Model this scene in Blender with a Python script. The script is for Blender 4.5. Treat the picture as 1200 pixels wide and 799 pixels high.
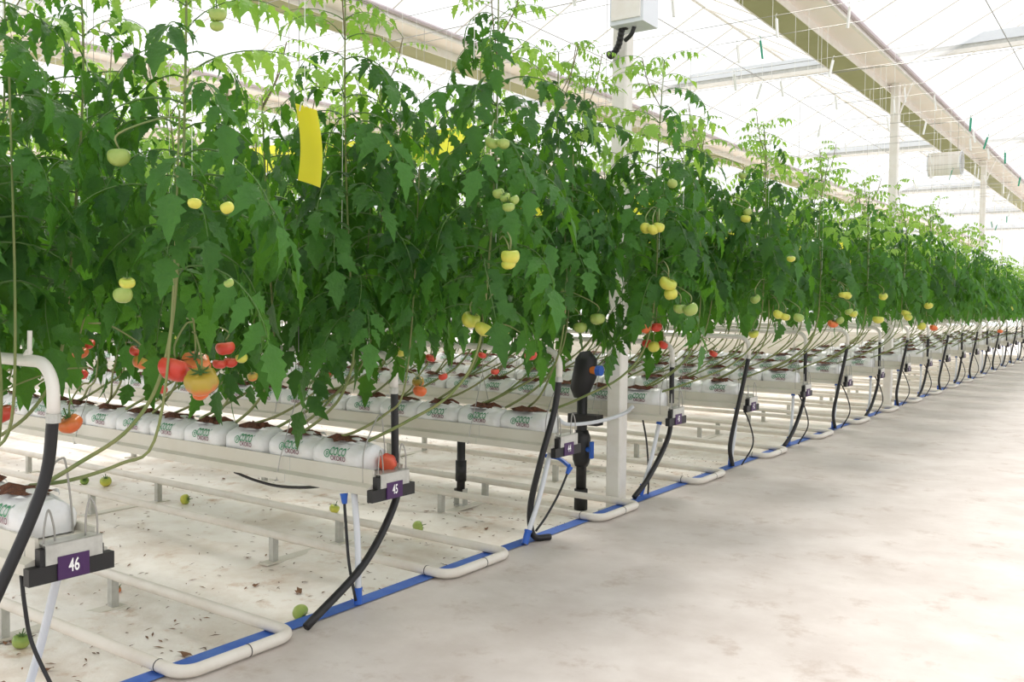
import bpy, math, random
from mathutils import Vector, Matrix, noise, Euler

for o in list(bpy.data.objects): bpy.data.objects.remove(o)
scn = bpy.context.scene
col = scn.collection
PI = math.pi

# ------------------------------------------------------------------ camera
F, YAW, PITCH, ROLL = 1068.83, .6153, .0415, .0113
CAM = Vector((2.9851, 0.0, 1.4596))
cf = Vector((-math.sin(YAW)*math.cos(PITCH), math.cos(YAW)*math.cos(PITCH), -math.sin(PITCH)))
_r = Vector((math.cos(YAW), math.sin(YAW), 0)); _u = _r.cross(cf)
cr = math.cos(ROLL)*_r + math.sin(ROLL)*_u
cu = -math.sin(ROLL)*_r + math.cos(ROLL)*_u
cd = bpy.data.cameras.new('camera'); cam = bpy.data.objects.new('camera', cd); col.objects.link(cam)
cd.sensor_width = 36; cd.lens = F/1200*36; cd.clip_end = 300
cam.matrix_world = Matrix(((cr.x, cu.x, -cf.x, CAM.x), (cr.y, cu.y, -cf.y, CAM.y), (cr.z, cu.z, -cf.z, CAM.z), (0, 0, 0, 1)))
scn.camera = cam

# ------------------------------------------------------------------ world, sun, exposure
w = bpy.data.worlds.new('world'); scn.world = w; w.use_nodes = True
bg = w.node_tree.nodes['Background']
bg.inputs[0].default_value = (.97, .985, 1.0, 1); bg.inputs[1].default_value = .98
sd = bpy.data.lights.new('sun', 'SUN'); sun = bpy.data.objects.new('sun', sd); col.objects.link(sun)
sd.energy = 3.3; sd.angle = math.radians(22); sd.color = (1.0, .94, .88)
sun.rotation_euler = Vector((.28, -.62, -1.0)).to_track_quat('-Z', 'Y').to_euler()
sun.location = (-4, 10, 12)
vs = scn.view_settings
vs.view_transform = 'Standard'; vs.look = 'None'; vs.gamma = 1; vs.exposure = .40
vs.use_curve_mapping = False

def at(x, y, X=None, Y=None, Z=None):
    "point on the ray of photo pixel (x, y), where it meets a plane of the place"
    d = (x-600)/F*cr - (y-399.5)/F*cu + cf
    t = (X-CAM.x)/d.x if X is not None else (Y-CAM.y)/d.y if Y is not None else (Z-CAM.z)/d.z
    return CAM + t*d

# ------------------------------------------------------------------ helpers
def lin(c):
    return tuple(((v/255)/12.92 if v/255 <= .04045 else ((v/255+.055)/1.055)**2.4) for v in c)

def mat(name, rgb, rough=.6, metal=0, var=None, bump=None, spec=.5, stain=None):
    m = bpy.data.materials.new(name); m.use_nodes = True
    nt = m.node_tree; b = nt.nodes['Principled BSDF']
    c = lin(rgb)
    b.inputs['Base Color'].default_value = (*c, 1); b.inputs['Roughness'].default_value = rough
    b.inputs['Metallic'].default_value = metal; b.inputs['Specular IOR Level'].default_value = spec
    tc = nt.nodes.new('ShaderNodeTexCoord')
    if var:                       # (second colour, scale, lo, hi)
        c2, sc, lo, hi = var
        n = nt.nodes.new('ShaderNodeTexNoise'); n.inputs['Scale'].default_value = sc; n.inputs['Detail'].default_value = 6; n.inputs['Roughness'].default_value = .62
        nt.links.new(tc.outputs['Object'], n.inputs['Vector'])
        r = nt.nodes.new('ShaderNodeMapRange'); r.inputs[1].default_value = lo; r.inputs[2].default_value = hi
        nt.links.new(n.outputs[0], r.inputs[0])
        mx = nt.nodes.new('ShaderNodeMix'); mx.data_type = 'RGBA'
        nt.links.new(r.outputs[0], mx.inputs[0]); mx.inputs[6].default_value = (*c, 1); mx.inputs[7].default_value = (*lin(c2), 1)
        out = mx.outputs[2]
        if stain:
            c3, sc, lo, hi = stain
            n2 = nt.nodes.new('ShaderNodeTexNoise'); n2.inputs['Scale'].default_value = sc; n2.inputs['Detail'].default_value = 8; n2.inputs['Roughness'].default_value = .7
            nt.links.new(tc.outputs['Object'], n2.inputs['Vector'])
            r2 = nt.nodes.new('ShaderNodeMapRange'); r2.inputs[1].default_value = lo; r2.inputs[2].default_value = hi
            nt.links.new(n2.outputs[0], r2.inputs[0])
            m2 = nt.nodes.new('ShaderNodeMix'); m2.data_type = 'RGBA'
            nt.links.new(r2.outputs[0], m2.inputs[0]); nt.links.new(out, m2.inputs[6]); m2.inputs[7].default_value = (*lin(c3), 1)
            out = m2.outputs[2]
        nt.links.new(out, b.inputs['Base Color'])
    if bump:
        sc, st = bump
        n = nt.nodes.new('ShaderNodeTexNoise'); n.inputs['Scale'].default_value = sc; n.inputs['Detail'].default_value = 5
        nt.links.new(tc.outputs['Object'], n.inputs['Vector'])
        bp = nt.nodes.new('ShaderNodeBump'); bp.inputs['Strength'].default_value = st; bp.inputs['Distance'].default_value = .02
        nt.links.new(n.outputs[0], bp.inputs['Height']); nt.links.new(bp.outputs[0], b.inputs['Normal'])
    return m

def leafmat(name, c1, c2, ctr, trans):
    m = bpy.data.materials.new(name); m.use_nodes = True; nt = m.node_tree; b = nt.nodes['Principled BSDF']
    oi = nt.nodes.new('ShaderNodeObjectInfo'); tc = nt.nodes.new('ShaderNodeTexCoord')
    n = nt.nodes.new('ShaderNodeTexNoise'); n.inputs['Scale'].default_value = 9; nt.links.new(tc.outputs['Object'], n.inputs['Vector'])
    ad = nt.nodes.new('ShaderNodeMath'); ad.operation = 'ADD'; ad.use_clamp = True
    nt.links.new(oi.outputs['Random'], ad.inputs[0])
    sb = nt.nodes.new('ShaderNodeMath'); sb.operation = 'MULTIPLY_ADD'; nt.links.new(n.outputs[0], sb.inputs[0]); sb.inputs[1].default_value = 1.2; sb.inputs[2].default_value = -.6
    nt.links.new(sb.outputs[0], ad.inputs[1])
    mx = nt.nodes.new('ShaderNodeMix'); mx.data_type = 'RGBA'; nt.links.new(ad.outputs[0], mx.inputs[0])
    mx.inputs[6].default_value = (*lin(c1), 1); mx.inputs[7].default_value = (*lin(c2), 1)
    nt.links.new(mx.outputs[2], b.inputs['Base Color']); b.inputs['Roughness'].default_value = .45; b.inputs['Specular IOR Level'].default_value = .28
    t = nt.nodes.new('ShaderNodeBsdfTranslucent'); t.inputs[0].default_value = (*lin(ctr), 1)
    n2 = nt.nodes.new('ShaderNodeTexNoise'); n2.inputs['Scale'].default_value = 55; n2.inputs['Detail'].default_value = 3; nt.links.new(tc.outputs['Object'], n2.inputs['Vector'])
    bp = nt.nodes.new('ShaderNodeBump'); bp.inputs['Strength'].default_value = .55; bp.inputs['Distance'].default_value = .012; nt.links.new(n2.outputs[0], bp.inputs['Height'])
    if 'leaf' in name: nt.links.new(bp.outputs[0], b.inputs['Normal']); nt.links.new(bp.outputs[0], t.inputs['Normal'])
    ms = nt.nodes.new('ShaderNodeMixShader'); ms.inputs[0].default_value = trans
    out = nt.nodes['Material Output']
    nt.links.new(b.outputs[0], ms.inputs[1]); nt.links.new(t.outputs[0], ms.inputs[2]); nt.links.new(ms.outputs[0], out.inputs[0])
    return m

def fruitmat(name, c1, c2, z0, z1):
    "skin of a ripening fruit: colour runs from blossom end to stalk end"
    m = mat(name, c1, rough=.28); nt = m.node_tree; b = nt.nodes['Principled BSDF']
    tc = nt.nodes.new('ShaderNodeTexCoord'); sp = nt.nodes.new('ShaderNodeSeparateXYZ'); nt.links.new(tc.outputs['Object'], sp.inputs[0])
    n = nt.nodes.new('ShaderNodeTexNoise'); n.inputs['Scale'].default_value = 1.4; nt.links.new(tc.outputs['Object'], n.inputs['Vector'])
    a = nt.nodes.new('ShaderNodeMath'); a.operation = 'ADD'; nt.links.new(sp.outputs[2], a.inputs[0]); nt.links.new(n.outputs[0], a.inputs[1])
    r = nt.nodes.new('ShaderNodeMapRange'); r.inputs[1].default_value = z0; r.inputs[2].default_value = z1; nt.links.new(a.outputs[0], r.inputs[0])
    mx = nt.nodes.new('ShaderNodeMix'); mx.data_type = 'RGBA'; nt.links.new(r.outputs[0], mx.inputs[0])
    mx.inputs[6].default_value = (*lin(c1), 1); mx.inputs[7].default_value = (*lin(c2), 1)
    nt.links.new(mx.outputs[2], b.inputs['Base Color'])
    return m

M = {}
M['concrete'] = mat('concrete', (194, 184, 177), .5, var=((211, 203, 197), 2.2, .35, .65), bump=(14, .12), stain=((164, 144, 130), 3.4, .55, .78))
M['sheet'] = mat('ground_sheet', (246, 241, 234), .45, var=((219, 206, 192), 1.9, .42, .68), bump=(5, 1.0), stain=((188, 150, 116), 3.3, .56, .74))
M['tape'] = mat('blue_tape', (48, 94, 184), .5, var=((82, 122, 190), 8, .4, .8))
M['white_paint'] = mat('white_paint', (236, 232, 225), .4, var=((224, 217, 206), 6, .45, .8))
M['rail'] = mat('rail_paint', (226, 220, 210), .42, var=((205, 194, 180), 5, .45, .85))
M['gutter'] = mat('gutter_metal', (214, 210, 198), .42, var=((203, 195, 178), 2.2, .4, .8))
M['zinc'] = mat('galvanised', (196, 196, 190), .35, .35, var=((176, 176, 170), 20, .4, .7))
M['wire'] = mat('wire', (165, 163, 158), .4, .5)
M['black'] = mat('black_plastic', (30, 29, 30), .5)
M['rubber'] = mat('black_rubber', (27, 26, 28), .45)
M['purple'] = mat('purple_sign', (66, 28, 84), .5)
M['white'] = mat('white_print', (248, 246, 246), .5)
M['pvc'] = mat('pale_pvc', (214, 217, 222), .35)
M['blue'] = mat('blue_plastic', (36, 92, 186), .4)
M['orange'] = mat('orange_plastic', (222, 120, 40), .4)
M['bag'] = mat('bag_film', (236, 237, 238), .3, var=((226, 222, 218), 7, .4, .8), bump=(11, .5))
M['coir'] = mat('coir', (122, 76, 54), .95, var=((78, 48, 36), 40, .35, .65), bump=(60, .9))
M['logo_green'] = mat('logo_green', (52, 140, 92), .5)
M['logo_red'] = mat('logo_maroon', (112, 44, 72), .5)
M['leaf'] = leafmat('leaf', (26, 62, 26), (70, 118, 52), (116, 182, 44), .28)
M['young'] = leafmat('young_lit_leaf', (112, 160, 62), (156, 194, 92), (176, 220, 84), .4)  # young leaf green; also stands in for light shining through the upper leaves
M['stem'] = mat('stem', (118, 134, 78), .6, var=((146, 146, 96), 6, .4, .7))
M['rachis'] = mat('rachis', (86, 118, 60), .6)
M['shoot'] = mat('shoot', (122, 112, 82), .6)
M['calyx'] = mat('calyx', (70, 104, 46), .6)
M['red'] = fruitmat('fruit_red', (208, 66, 50), (220, 106, 76), .3, 1.2)
M['orange_f'] = fruitmat('fruit_orange', (226, 110, 58), (226, 138, 78), .2, 1.2)
M['mix'] = fruitmat('fruit_turning', (222, 120, 66), (178, 152, 58), -.1, .6)
M['yellow_f'] = fruitmat('fruit_yellow', (208, 204, 84), (172, 186, 70), .2, 1.1)
M['green_f'] = fruitmat('fruit_green', (160, 178, 92), (128, 158, 72), .2, 1.1)
M['sticky'] = leafmat('yellow_film', (252, 242, 84), (253, 244, 100), (255, 250, 90), .6)
M['olive'] = mat('plant_reflection', (150, 150, 98), .6, var=((160, 160, 112), 1.2, .4, .7))  # green reflected from the plants, put into the colour of the gutter underside
M['beige'] = mat('beige_profile', (252, 240, 230), .6, var=((252, 244, 238), 1.5, .4, .7))
M['mauve'] = mat('mauve_rail', (196, 182, 186), .45)
M['steel_blue'] = mat('steel', (222, 226, 231), .45)
M['twine'] = mat('twine', (240, 240, 236), .7)
M['teal'] = mat('teal_clip', (36, 150, 116), .5)
M['litter'] = mat('litter', (140, 100, 72), .9, var=((92, 70, 52), 3, .4, .6))
M['stripe'] = mat('dark_mark', (70, 66, 64), .7)

m = bpy.data.materials.new('roof_film'); m.use_nodes = True; nt = m.node_tree
nt.nodes.remove(nt.nodes['Principled BSDF'])
tr = nt.nodes.new('ShaderNodeBsdfTransparent'); tr.inputs[0].default_value = (.93, .94, .95, 1)
tl = nt.nodes.new('ShaderNodeBsdfTranslucent'); tl.inputs[0].default_value = (.95, .95, .95, 1)
ms = nt.nodes.new('ShaderNodeMixShader'); ms.inputs[0].default_value = .22
nt.links.new(tr.outputs[0], ms.inputs[1]); nt.links.new(tl.outputs[0], ms.inputs[2]); nt.links.new(ms.outputs[0], nt.nodes['Material Output'].inputs[0])
M['film'] = m

class MB:
    "collects shapes, then links them as one mesh object"
    def __init__(s): s.v = []; s.f = []; s.mi = []; s.k = 0
    def add(s, vs, fs):
        n = len(s.v); s.v += [tuple(p) for p in vs]
        for f in fs: s.f.append(tuple(i+n for i in f)); s.mi.append(s.k)
    def box(s, a, b):
        x0, y0, z0 = a; x1, y1, z1 = b
        s.add([(x0,y0,z0),(x1,y0,z0),(x1,y1,z0),(x0,y1,z0),(x0,y0,z1),(x1,y0,z1),(x1,y1,z1),(x0,y1,z1)],
              [(0,3,2,1),(4,5,6,7),(0,1,5,4),(1,2,6,5),(2,3,7,6),(3,0,4,7)])
    def tube(s, pts, r, n=8, cap=True):
        pts = [Vector(p) for p in pts]; m = len(pts)
        rs = r if isinstance(r, (list, tuple)) else [r]*m
        up = None; vs = []; fs = []
        for i, p in enumerate(pts):
            t = (pts[min(i+1, m-1)]-pts[max(i-1, 0)])
            t = t.normalized() if t.length > 1e-9 else Vector((0, 0, 1))
            if up is None:
                a = Vector((0, 0, 1)) if abs(t.z) < .9 else Vector((1, 0, 0))
                up = (a-t*a.dot(t)).normalized()
            else:
                up = up-t*up.dot(t); up = up.normalized() if up.length > 1e-6 else t.orthogonal().normalized()
            sd_ = t.cross(up)
            for k in range(n):
                a = 2*PI*k/n; vs.append(p+rs[i]*(math.cos(a)*up+math.sin(a)*sd_))
        for i in range(m-1):
            for k in range(n):
                k2 = (k+1) % n; fs.append((i*n+k, i*n+k2, (i+1)*n+k2, (i+1)*n+k))
        if cap: fs.append(tuple(range(n-1, -1, -1))); fs.append(tuple((m-1)*n+k for k in range(n)))
        s.add(vs, fs)
    def prism(s, prof, x0, x1):
        "closed (y, z) outline swept along X"
        n = len(prof)
        s.add([(x0, y, z) for y, z in prof]+[(x1, y, z) for y, z in prof],
              [(i, (i+1) % n, n+(i+1) % n, n+i) for i in range(n)]+[tuple(range(n-1, -1, -1)), tuple(range(n, 2*n))])
    def prismY(s, prof, y0, y1):
        n = len(prof)
        s.add([(x, y0, z) for x, z in prof]+[(x, y1, z) for x, z in prof],
              [(i, n+i, n+(i+1) % n, (i+1) % n) for i in range(n)]+[tuple(range(n)), tuple(range(2*n-1, n-1, -1))])
    def mesh(s, name, mats, smooth=False):
        me = bpy.data.meshes.new(name); me.from_pydata(s.v, [], s.f)
        for m in (mats if isinstance(mats, (list, tuple)) else [mats]): me.materials.append(M[m] if isinstance(m, str) else m)
        me.polygons.foreach_set('material_index', s.mi)
        if smooth: me.polygons.foreach_set('use_smooth', [True]*len(s.f))
        me.update(); return me
    def obj(s, name, mats, parent=None, smooth=False): return link(name, s.mesh(name, mats, smooth), parent)

def link(name, me, parent=None, loc=None):
    o = bpy.data.objects.new(name, me); col.objects.link(o); o.parent = parent
    if loc is not None: o.location = loc
    return o
def thing(name, label, cat, loc=(0, 0, 0), group=None):
    o = bpy.data.objects.new(name, None); col.objects.link(o); o.location = loc; o.empty_display_size = .1
    return tag(o, label, cat, group)
def tag(o, label, cat, group=None):
    o['label'] = label; o['category'] = cat
    if group: o['group'] = group
    return o
def structure(o): o['kind'] = 'structure'; return o
def spline(pts, n=6):
    "Catmull-Rom through pts"
    P = [Vector(p) for p in pts]; P = [2*P[0]-P[1]]+P+[2*P[-1]-P[-2]]; out = []
    for i in range(1, len(P)-2):
        a, b, c, d = P[i-1:i+3]
        for k in range(n):
            t = k/n
            out.append(.5*((2*b)+(c-a)*t+(2*a-5*b+4*c-d)*t*t+(3*b-a-3*c+d)*t**3))
    out.append(P[-2]); return out
def rel(pts, o): return [Vector(p)-Vector(o) for p in pts]
def text_mesh(s, size, name):
    c = bpy.data.curves.new(name, 'FONT'); c.body = s; c.size = size; c.align_x = 'CENTER'; c.align_y = 'CENTER'; c.resolution_u = 3; c.offset = size*.018
    o = bpy.data.objects.new(name, c); col.objects.link(o)
    me = bpy.data.meshes.new_from_object(o.evaluated_get(bpy.context.evaluated_depsgraph_get()))
    vs = [v.co.copy() for v in me.vertices]; fs = [tuple(p.vertices) for p in me.polygons]
    bpy.data.objects.remove(o); bpy.data.curves.remove(c); bpy.data.meshes.remove(me)
    return vs, fs

ROWS = 19
def RC(i): return 1.65+1.6*i                    # centre line of crop row i
def SIGN(i): return str(46-i)
ORD = ('first', 'second', 'third', 'fourth', 'fifth', 'sixth', 'seventh', 'eighth', 'ninth', 'tenth', 'eleventh', 'twelfth', 'thirteenth', 'fourteenth', 'fifteenth', 'sixteenth', 'seventeenth', 'eighteenth', 'nineteenth', 'twentieth', 'twenty-first', 'twenty-second', 'twenty-third', 'twenty-fourth', 'twenty-fifth')
def WORD(i):
    n = 46-i; u = ('', '-one', '-two', '-three', '-four', '-five', '-six', '-seven', '-eight', '-nine')[n % 10]
    return {4: 'forty', 3: 'thirty', 2: 'twenty'}[n//10]+u
GZ = -.14                                        # ground sheet lies lower than the concrete path
rnd = random.Random(7)

# ------------------------------------------------------------------ setting
b = MB(); b.box((-.17, -8, -.35), (9, 62, 0)); structure(b.obj('floor', 'concrete'))

def gz(x, y):
    "height of the ground sheet"
    e = min(1, max(0, (-.17-x)/.32)); e = e*e*(3-2*e)
    z = GZ*e-.012*(1-e)
    p = Vector((x*.9, y*2.2, 3)); q = Vector((x*.5+7, y*6+.8*noise.noise((x, y, 0)), 1))
    return z+e*(.022*noise.noise(p)+.014*noise.noise(q)+.022*max(0, noise.noise((x*2.2, y*3.4, 5))-.1)+.006*noise.noise((x*7, y*9, 2)))
xs = [-.165-.045*k for k in range(110)]; st = .06
while xs[-1] > -42: st *= 1.16; xs.append(xs[-1]-st)
ys = [-6, -3, -1]; y = 0
while y < 9: ys.append(y); y += .05
st = .05
while ys[-1] < 62: st *= 1.1; ys.append(ys[-1]+min(st, 1.5))
b = MB(); n = len(ys)
b.add([(x, y, gz(x, y)) for x in xs for y in ys],
      [(i*n+j, i*n+j+1, (i+1)*n+j+1, (i+1)*n+j) for i in range(len(xs)-1) for j in range(n-1)])
structure(b.obj('floor_ground_sheet', 'sheet', smooth=True))
b = MB(); st = []
for k in range(260):
    y = -2+k*.2; dx = .012*noise.noise((y*.7, 0, 0)); st += [(-.185+dx, y, .004), (-.09+dx*1.4, y, .006)]
b.add(st, [(2*k, 2*k+1, 2*k+3, 2*k+2) for k in range(259)])
structure(b.obj('trim_1', 'tape'))

# roof: gutters along Y every 4 m, ridges between, trusses over the columns
COLY = [6.19+8.67*k for k in range(-1, 6)]
GX = [-.39-4.5*k for k in range(-2, 5)]
Z_G, Z_R = 4.97, 5.95
roof = structure(bpy.data.objects.new('ceiling', None)); col.objects.link(roof)
pitch = 1.2
SIDE = {-1: (-.46, -2.35), 1: (.26, 2.15)}           # pane foot and ridge, measured from the gutter
def pane_mesh(sgn, y1):
    b = MB(); a, c_ = SIDE[sgn]; a += .03*sgn; c_ -= .03*sgn
    b.add([(a, .03, .015), (c_, .03, Z_R-Z_G-.015), (c_, y1-.03, Z_R-Z_G-.015), (a, y1-.03, .015)], [(0, 1, 2, 3) if sgn > 0 else (3, 2, 1, 0)])
    return b.mesh('roof_pane', 'film')
def bar_mesh(sgn):
    b = MB(); a, c_ = SIDE[sgn]; b.tube([(a, 0, 0), (c_, 0, Z_R-Z_G)], .013, 4); return b.mesh('glazing_bar', 'white_paint')
PM = {s: pane_mesh(s, pitch*2) for s in (-1, 1)}; BM = {s: bar_mesh(s) for s in (-1, 1)}
for gx in GX:
    for s in (-1, 1):
        for k in range(25):
            y = -5+k*pitch*2
            link('roof_pane', PM[s], roof, (gx, y, Z_G)); link('glazing_bar', BM[s], roof, (gx, y, Z_G)); link('glazing_bar', BM[s], roof, (gx, y+pitch, Z_G-.016))
    b = MB(); b.tube([(gx+2.15, -5, Z_R), (gx+2.15, 55, Z_R)], .03, 6); b.obj('ridge_bar', 'white_paint', roof)
for k, gx in enumerate(GX):
    t = structure(bpy.data.objects.new('trim_%d' % (k+2), None)); col.objects.link(t); t.location = (gx, 0, 0)
    b = MB(); b.prismY([(-.462, 4.76), (-.10, 4.76), (-.10, 4.775), (-.462, 4.775)], -5, 55); b.obj('green_reflection_sole', 'olive', t)
    b = MB(); b.prismY([(-.48, 4.755), (-.462, 4.755), (-.462, 4.97), (-.48, 4.97)], -5, 55); b.obj('side_plate', 'white_paint', t)
    b = MB(); b.prismY([(-.10, 4.755), (-.085, 4.755), (-.110, 4.885), (-.125, 4.885)], -5, 55); b.obj('step', 'white_paint', t)
    b = MB(); b.prismY([(-.125, 4.87), (.215, 4.87), (.215, 4.885), (-.125, 4.885)], -5, 55); b.obj('beige_sole', 'beige', t)
    b = MB(); b.prismY([(.215, 4.865), (.26, 4.865), (.26, 4.97), (.215, 4.97)], -5, 55); b.obj('edge', 'white_paint', t)
    b = MB(); b.tube([(.29, -5, 4.93), (.29, 55, 4.93)], .03, 8); b.obj('mauve_rail', 'mauve', t)

# end wall of glass with mullions
wl = structure(bpy.data.objects.new('wall_far', None)); col.objects.link(wl); wl.location = (0, 56, 0)
for k in range(26):
    b = MB(); b.box((-42+2*k, -.01, .5), (-40.06+2*k, .01, 5.3)); b.obj('pane', 'film', wl)
    b = MB(); b.box((-40.06+2*k, -.04, 0), (-40+2*k, .04, 5.3)); b.obj('mullion', 'white_paint', wl)
b = MB(); b.box((-42, -.05, 0), (10, .05, .5)); b.obj('plinth', 'white_paint', wl)

def truss(y, k):
    t = thing('roof_truss', ('pale steel lattice truss behind the row signed forty-six, over the path start', 'pale steel lattice truss over the column that carries the control box', 'pale steel lattice truss over the plain column before the drum fan', 'pale steel lattice truss over the second plain column, past the drum fan', 'pale steel lattice truss over the farthest column of the path', 'pale steel lattice truss one bay past the farthest path column', 'pale steel lattice truss nearest the glass end wall')[k], 'truss', (0, y, 0), 'roof trusses')
    b = MB(); b.box((-22, -.04, 5.32), (9, .04, 5.46)); b.obj('top_chord', 'steel_blue', t)
    b = MB(); b.box((-22, -.03, 5.20), (9, .03, 5.26)); b.obj('bottom_chord', 'white_paint', t)
    b = MB(); b.box((-22, -.012, 5.26), (9, .012, 5.32)); b.obj('web', 'zinc', t)
    for x in GX: b = MB(); b.box((x-.05, -.04, 4.885), (x+.05, .04, 5.2)); b.obj('seat', 'white_paint', t)
    for j in range(-5, 3):
        x = -.39+4.5*j-2.35+.0
        for sx in (-1, 1):
            b = MB(); b.tube([(x, 0, Z_R-.02), (x+sx*.9, 0, 5.4)], .012, 5); b.obj('brace', 'white_paint', t)
for k, y in enumerate(COLY): truss(y, k)

def column(x, y, label):
    t = thing('column', label, 'column', (x, y, GZ), 'white steel columns')
    b = MB(); h = .06; pr = [(-h, -h+.01), (-h+.01, -h), (h-.01, -h), (h, -h+.01), (h, h-.01), (h-.01, h), (-h+.01, h), (-h, h-.01)]
    b.add([(px, py, 0) for px, py in pr]+[(px, py, 5.008) for px, py in pr], [(i, (i+1) % 8, 8+(i+1) % 8, 8+i) for i in range(8)]+[tuple(range(7, -1, -1)), tuple(range(8, 16))])
    b.obj('post', 'white_paint', t)
    b = MB(); b.box((-.1, -.1, 0), (.1, .1, .015)); b.obj('base_plate', 'zinc', t)
    b = MB(); b.tube([(.06, 0, 4.55), (.24, 0, 5.02)], .015, 6); b.obj('strut', 'white_paint', t)
    b = MB(); b.tube([(0, .06, 4.55), (0, .4, 5.0)], .015, 6); b.obj('strut', 'white_paint', t)
    return t
for y in COLY[:5]:
    nm = WORD(min(18, max(0, math.ceil((y-1.65)/1.6))))
    for x in (-.39, -9.39):
        column(x, y, 'white square steel column with %s beside the row signed %s' % ('a control box' if (x > -1 and abs(y-6.19) < .1) else 'plain sides near the path' if x > -1 else 'plain sides deep among the plants', nm))

# control box and its corrugated cable, on the second column
t = thing('control_box', 'pale grey control box with black corrugated cable mounted on a white column', 'box', (-.39, 6.19, 3.48))
b = MB(); b.box((.05, -.30, 0), (.32, -.06, .55)); b.obj('housing', 'steel_blue', t)
b = MB(); b.box((.07, -.315, .03), (.30, -.30, .52)); b.obj('lid', 'white_paint', t)
b = MB()
pts = spline([(-.07, -.09, -.13), (-.03, -.12, -.16), (.05, -.16, -.10), (.10, -.2, .0), (.14, -.2, .01)], 8)
b.tube(pts, [.022+.004*(i % 2) for i in range(len(pts))], 8); b.obj('cable', 'rubber', t)
b = MB(); b.tube(spline([(.2, -.2, .0), (.17, -.19, -.05), (.11, -.17, -.08)], 6), .016, 8); b.obj('cable', 'rubber', t)

# round circulation fan hung from the gutter beam
p = at(1108, 192, X=-.25)
t = thing('circulation_fan', 'white drum-shaped circulation fan hanging below the roof gutter', 'fan', (p.x, p.y, p.z))
b = MB(); R0 = .21; n = 28
for rr, sgn in ((R0, 1), (R0-.012, -1)):
    vs_ = [(x, rr*math.cos(2*PI*k/n), rr*math.sin(2*PI*k/n)) for x in (-.27, .27) for k in range(n)]
    fs_ = [(k, (k+1) % n, n+(k+1) % n, n+k) for k in range(n)]; b.add(vs_, fs_ if sgn < 0 else [f[::-1] for f in fs_])
b.obj('housing', 'white_paint', t, True)
for x in (-.27, .27):
    b = MB(); b.tube([(x, R0*math.cos(2*PI*k/n), R0*math.sin(2*PI*k/n)) for k in range(n+1)], .01, 6, False); b.obj('rim', 'pvc', t, True)
    b = MB()
    for r_ in (.06, .11, .16): b.tube([(x, r_*math.cos(2*PI*k/20), r_*math.sin(2*PI*k/20)) for k in range(21)], .003, 4, False)
    for k in range(4): a = PI*k/4; b.tube([(x, R0*math.cos(a), R0*math.sin(a)), (x, -R0*math.cos(a), -R0*math.sin(a))], .004, 4)
    b.obj('grille', 'zinc', t)
b = MB(); b.tube([(.02, 0, 0), (.22, 0, 0)], .06, 12); b.obj('motor', 'blue', t)
for k in range(5):
    b = MB(); a = 2*PI*k/5; c_, s_ = math.cos(a), math.sin(a)
    b.add([(-.02, .04*c_-.02*s_, .04*s_+.02*c_), (.03, .04*c_+.03*s_, .04*s_-.03*c_), (.04, .18*c_+.07*s_, .18*s_-.07*c_), (-.03, .18*c_-.06*s_, .18*s_+.06*c_)], [(0, 1, 2, 3)]); b.obj('blade', 'white', t)
for x in (-.2, .2):
    b = MB(); b.tube([(x, 0, R0), (x, 0, 4.865-p.z)], .004, 5); b.obj('hanger', 'wire', t)

# ------------------------------------------------------------------ rail pipes: a loop between every two rows
def railloop(i):
    y0 = RC(i)+.70
    t = thing('pipe_rail', 'white heating pipe rail loop lying between the rows signed %s and %s' % (WORD(i), WORD(i+1)), 'pipe rail', (0, y0, GZ), 'pipe rails between the crop rows')
    L = -11 if i < 6 else -6
    hw = .275; r = .08; z = .031-GZ; zl = z-.0
    pts = [(L, -hw, zl), (-3, -hw, zl), (-1.2, -hw, zl), (-.5, -hw, z)]
    pts += [(-r+r*math.sin(a)-.0, -hw+r-r*math.cos(a), z) for a in [PI/2*k/6 for k in range(7)]]
    pts += [(-r+r*math.cos(a), hw-r+r*math.sin(a), z) for a in [PI/2*k/6 for k in range(7)]]
    pts += [(-.5, hw, z), (-1.2, hw, zl), (-3, hw, zl), (L, hw, zl)]
    b = MB(); b.tube(pts, .0255, 12); b.obj('pipe', 'rail', t, True)
    if i < 5:
        b = MB(); b.tube([(0, .03, z), (0, .034, z)], .027, 12); b.obj('weld_ring', 'stripe', t)
        b = MB(); b.tube([(-.155, -hw, z), (-.15, -hw, z)], .0268, 12); b.obj('weld_ring', 'stripe', t)
    for x in ((-1.38, -3.4, -5.4) if i < 4 else (-1.4, -3.4)):
        for s in (-1, 1):
            b = MB(); b.box((x-.022, s*hw-.018, .008), (x-.018, s*hw+.018, z-.01)); b.box((x+.018, s*hw-.018, .008), (x+.022, s*hw+.018, z-.01)); b.box((x-.02, s*hw-.02, .008), (x+.02, s*hw-.016, z-.012))
            b.obj('support_post', 'zinc', t)
        b = MB(); b.box((x-.04, -hw-.08, .0), (x+.04, hw+.08, .01)); b.obj('base_strip', 'gutter', t)
for i in range(ROWS): railloop(i)

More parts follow.
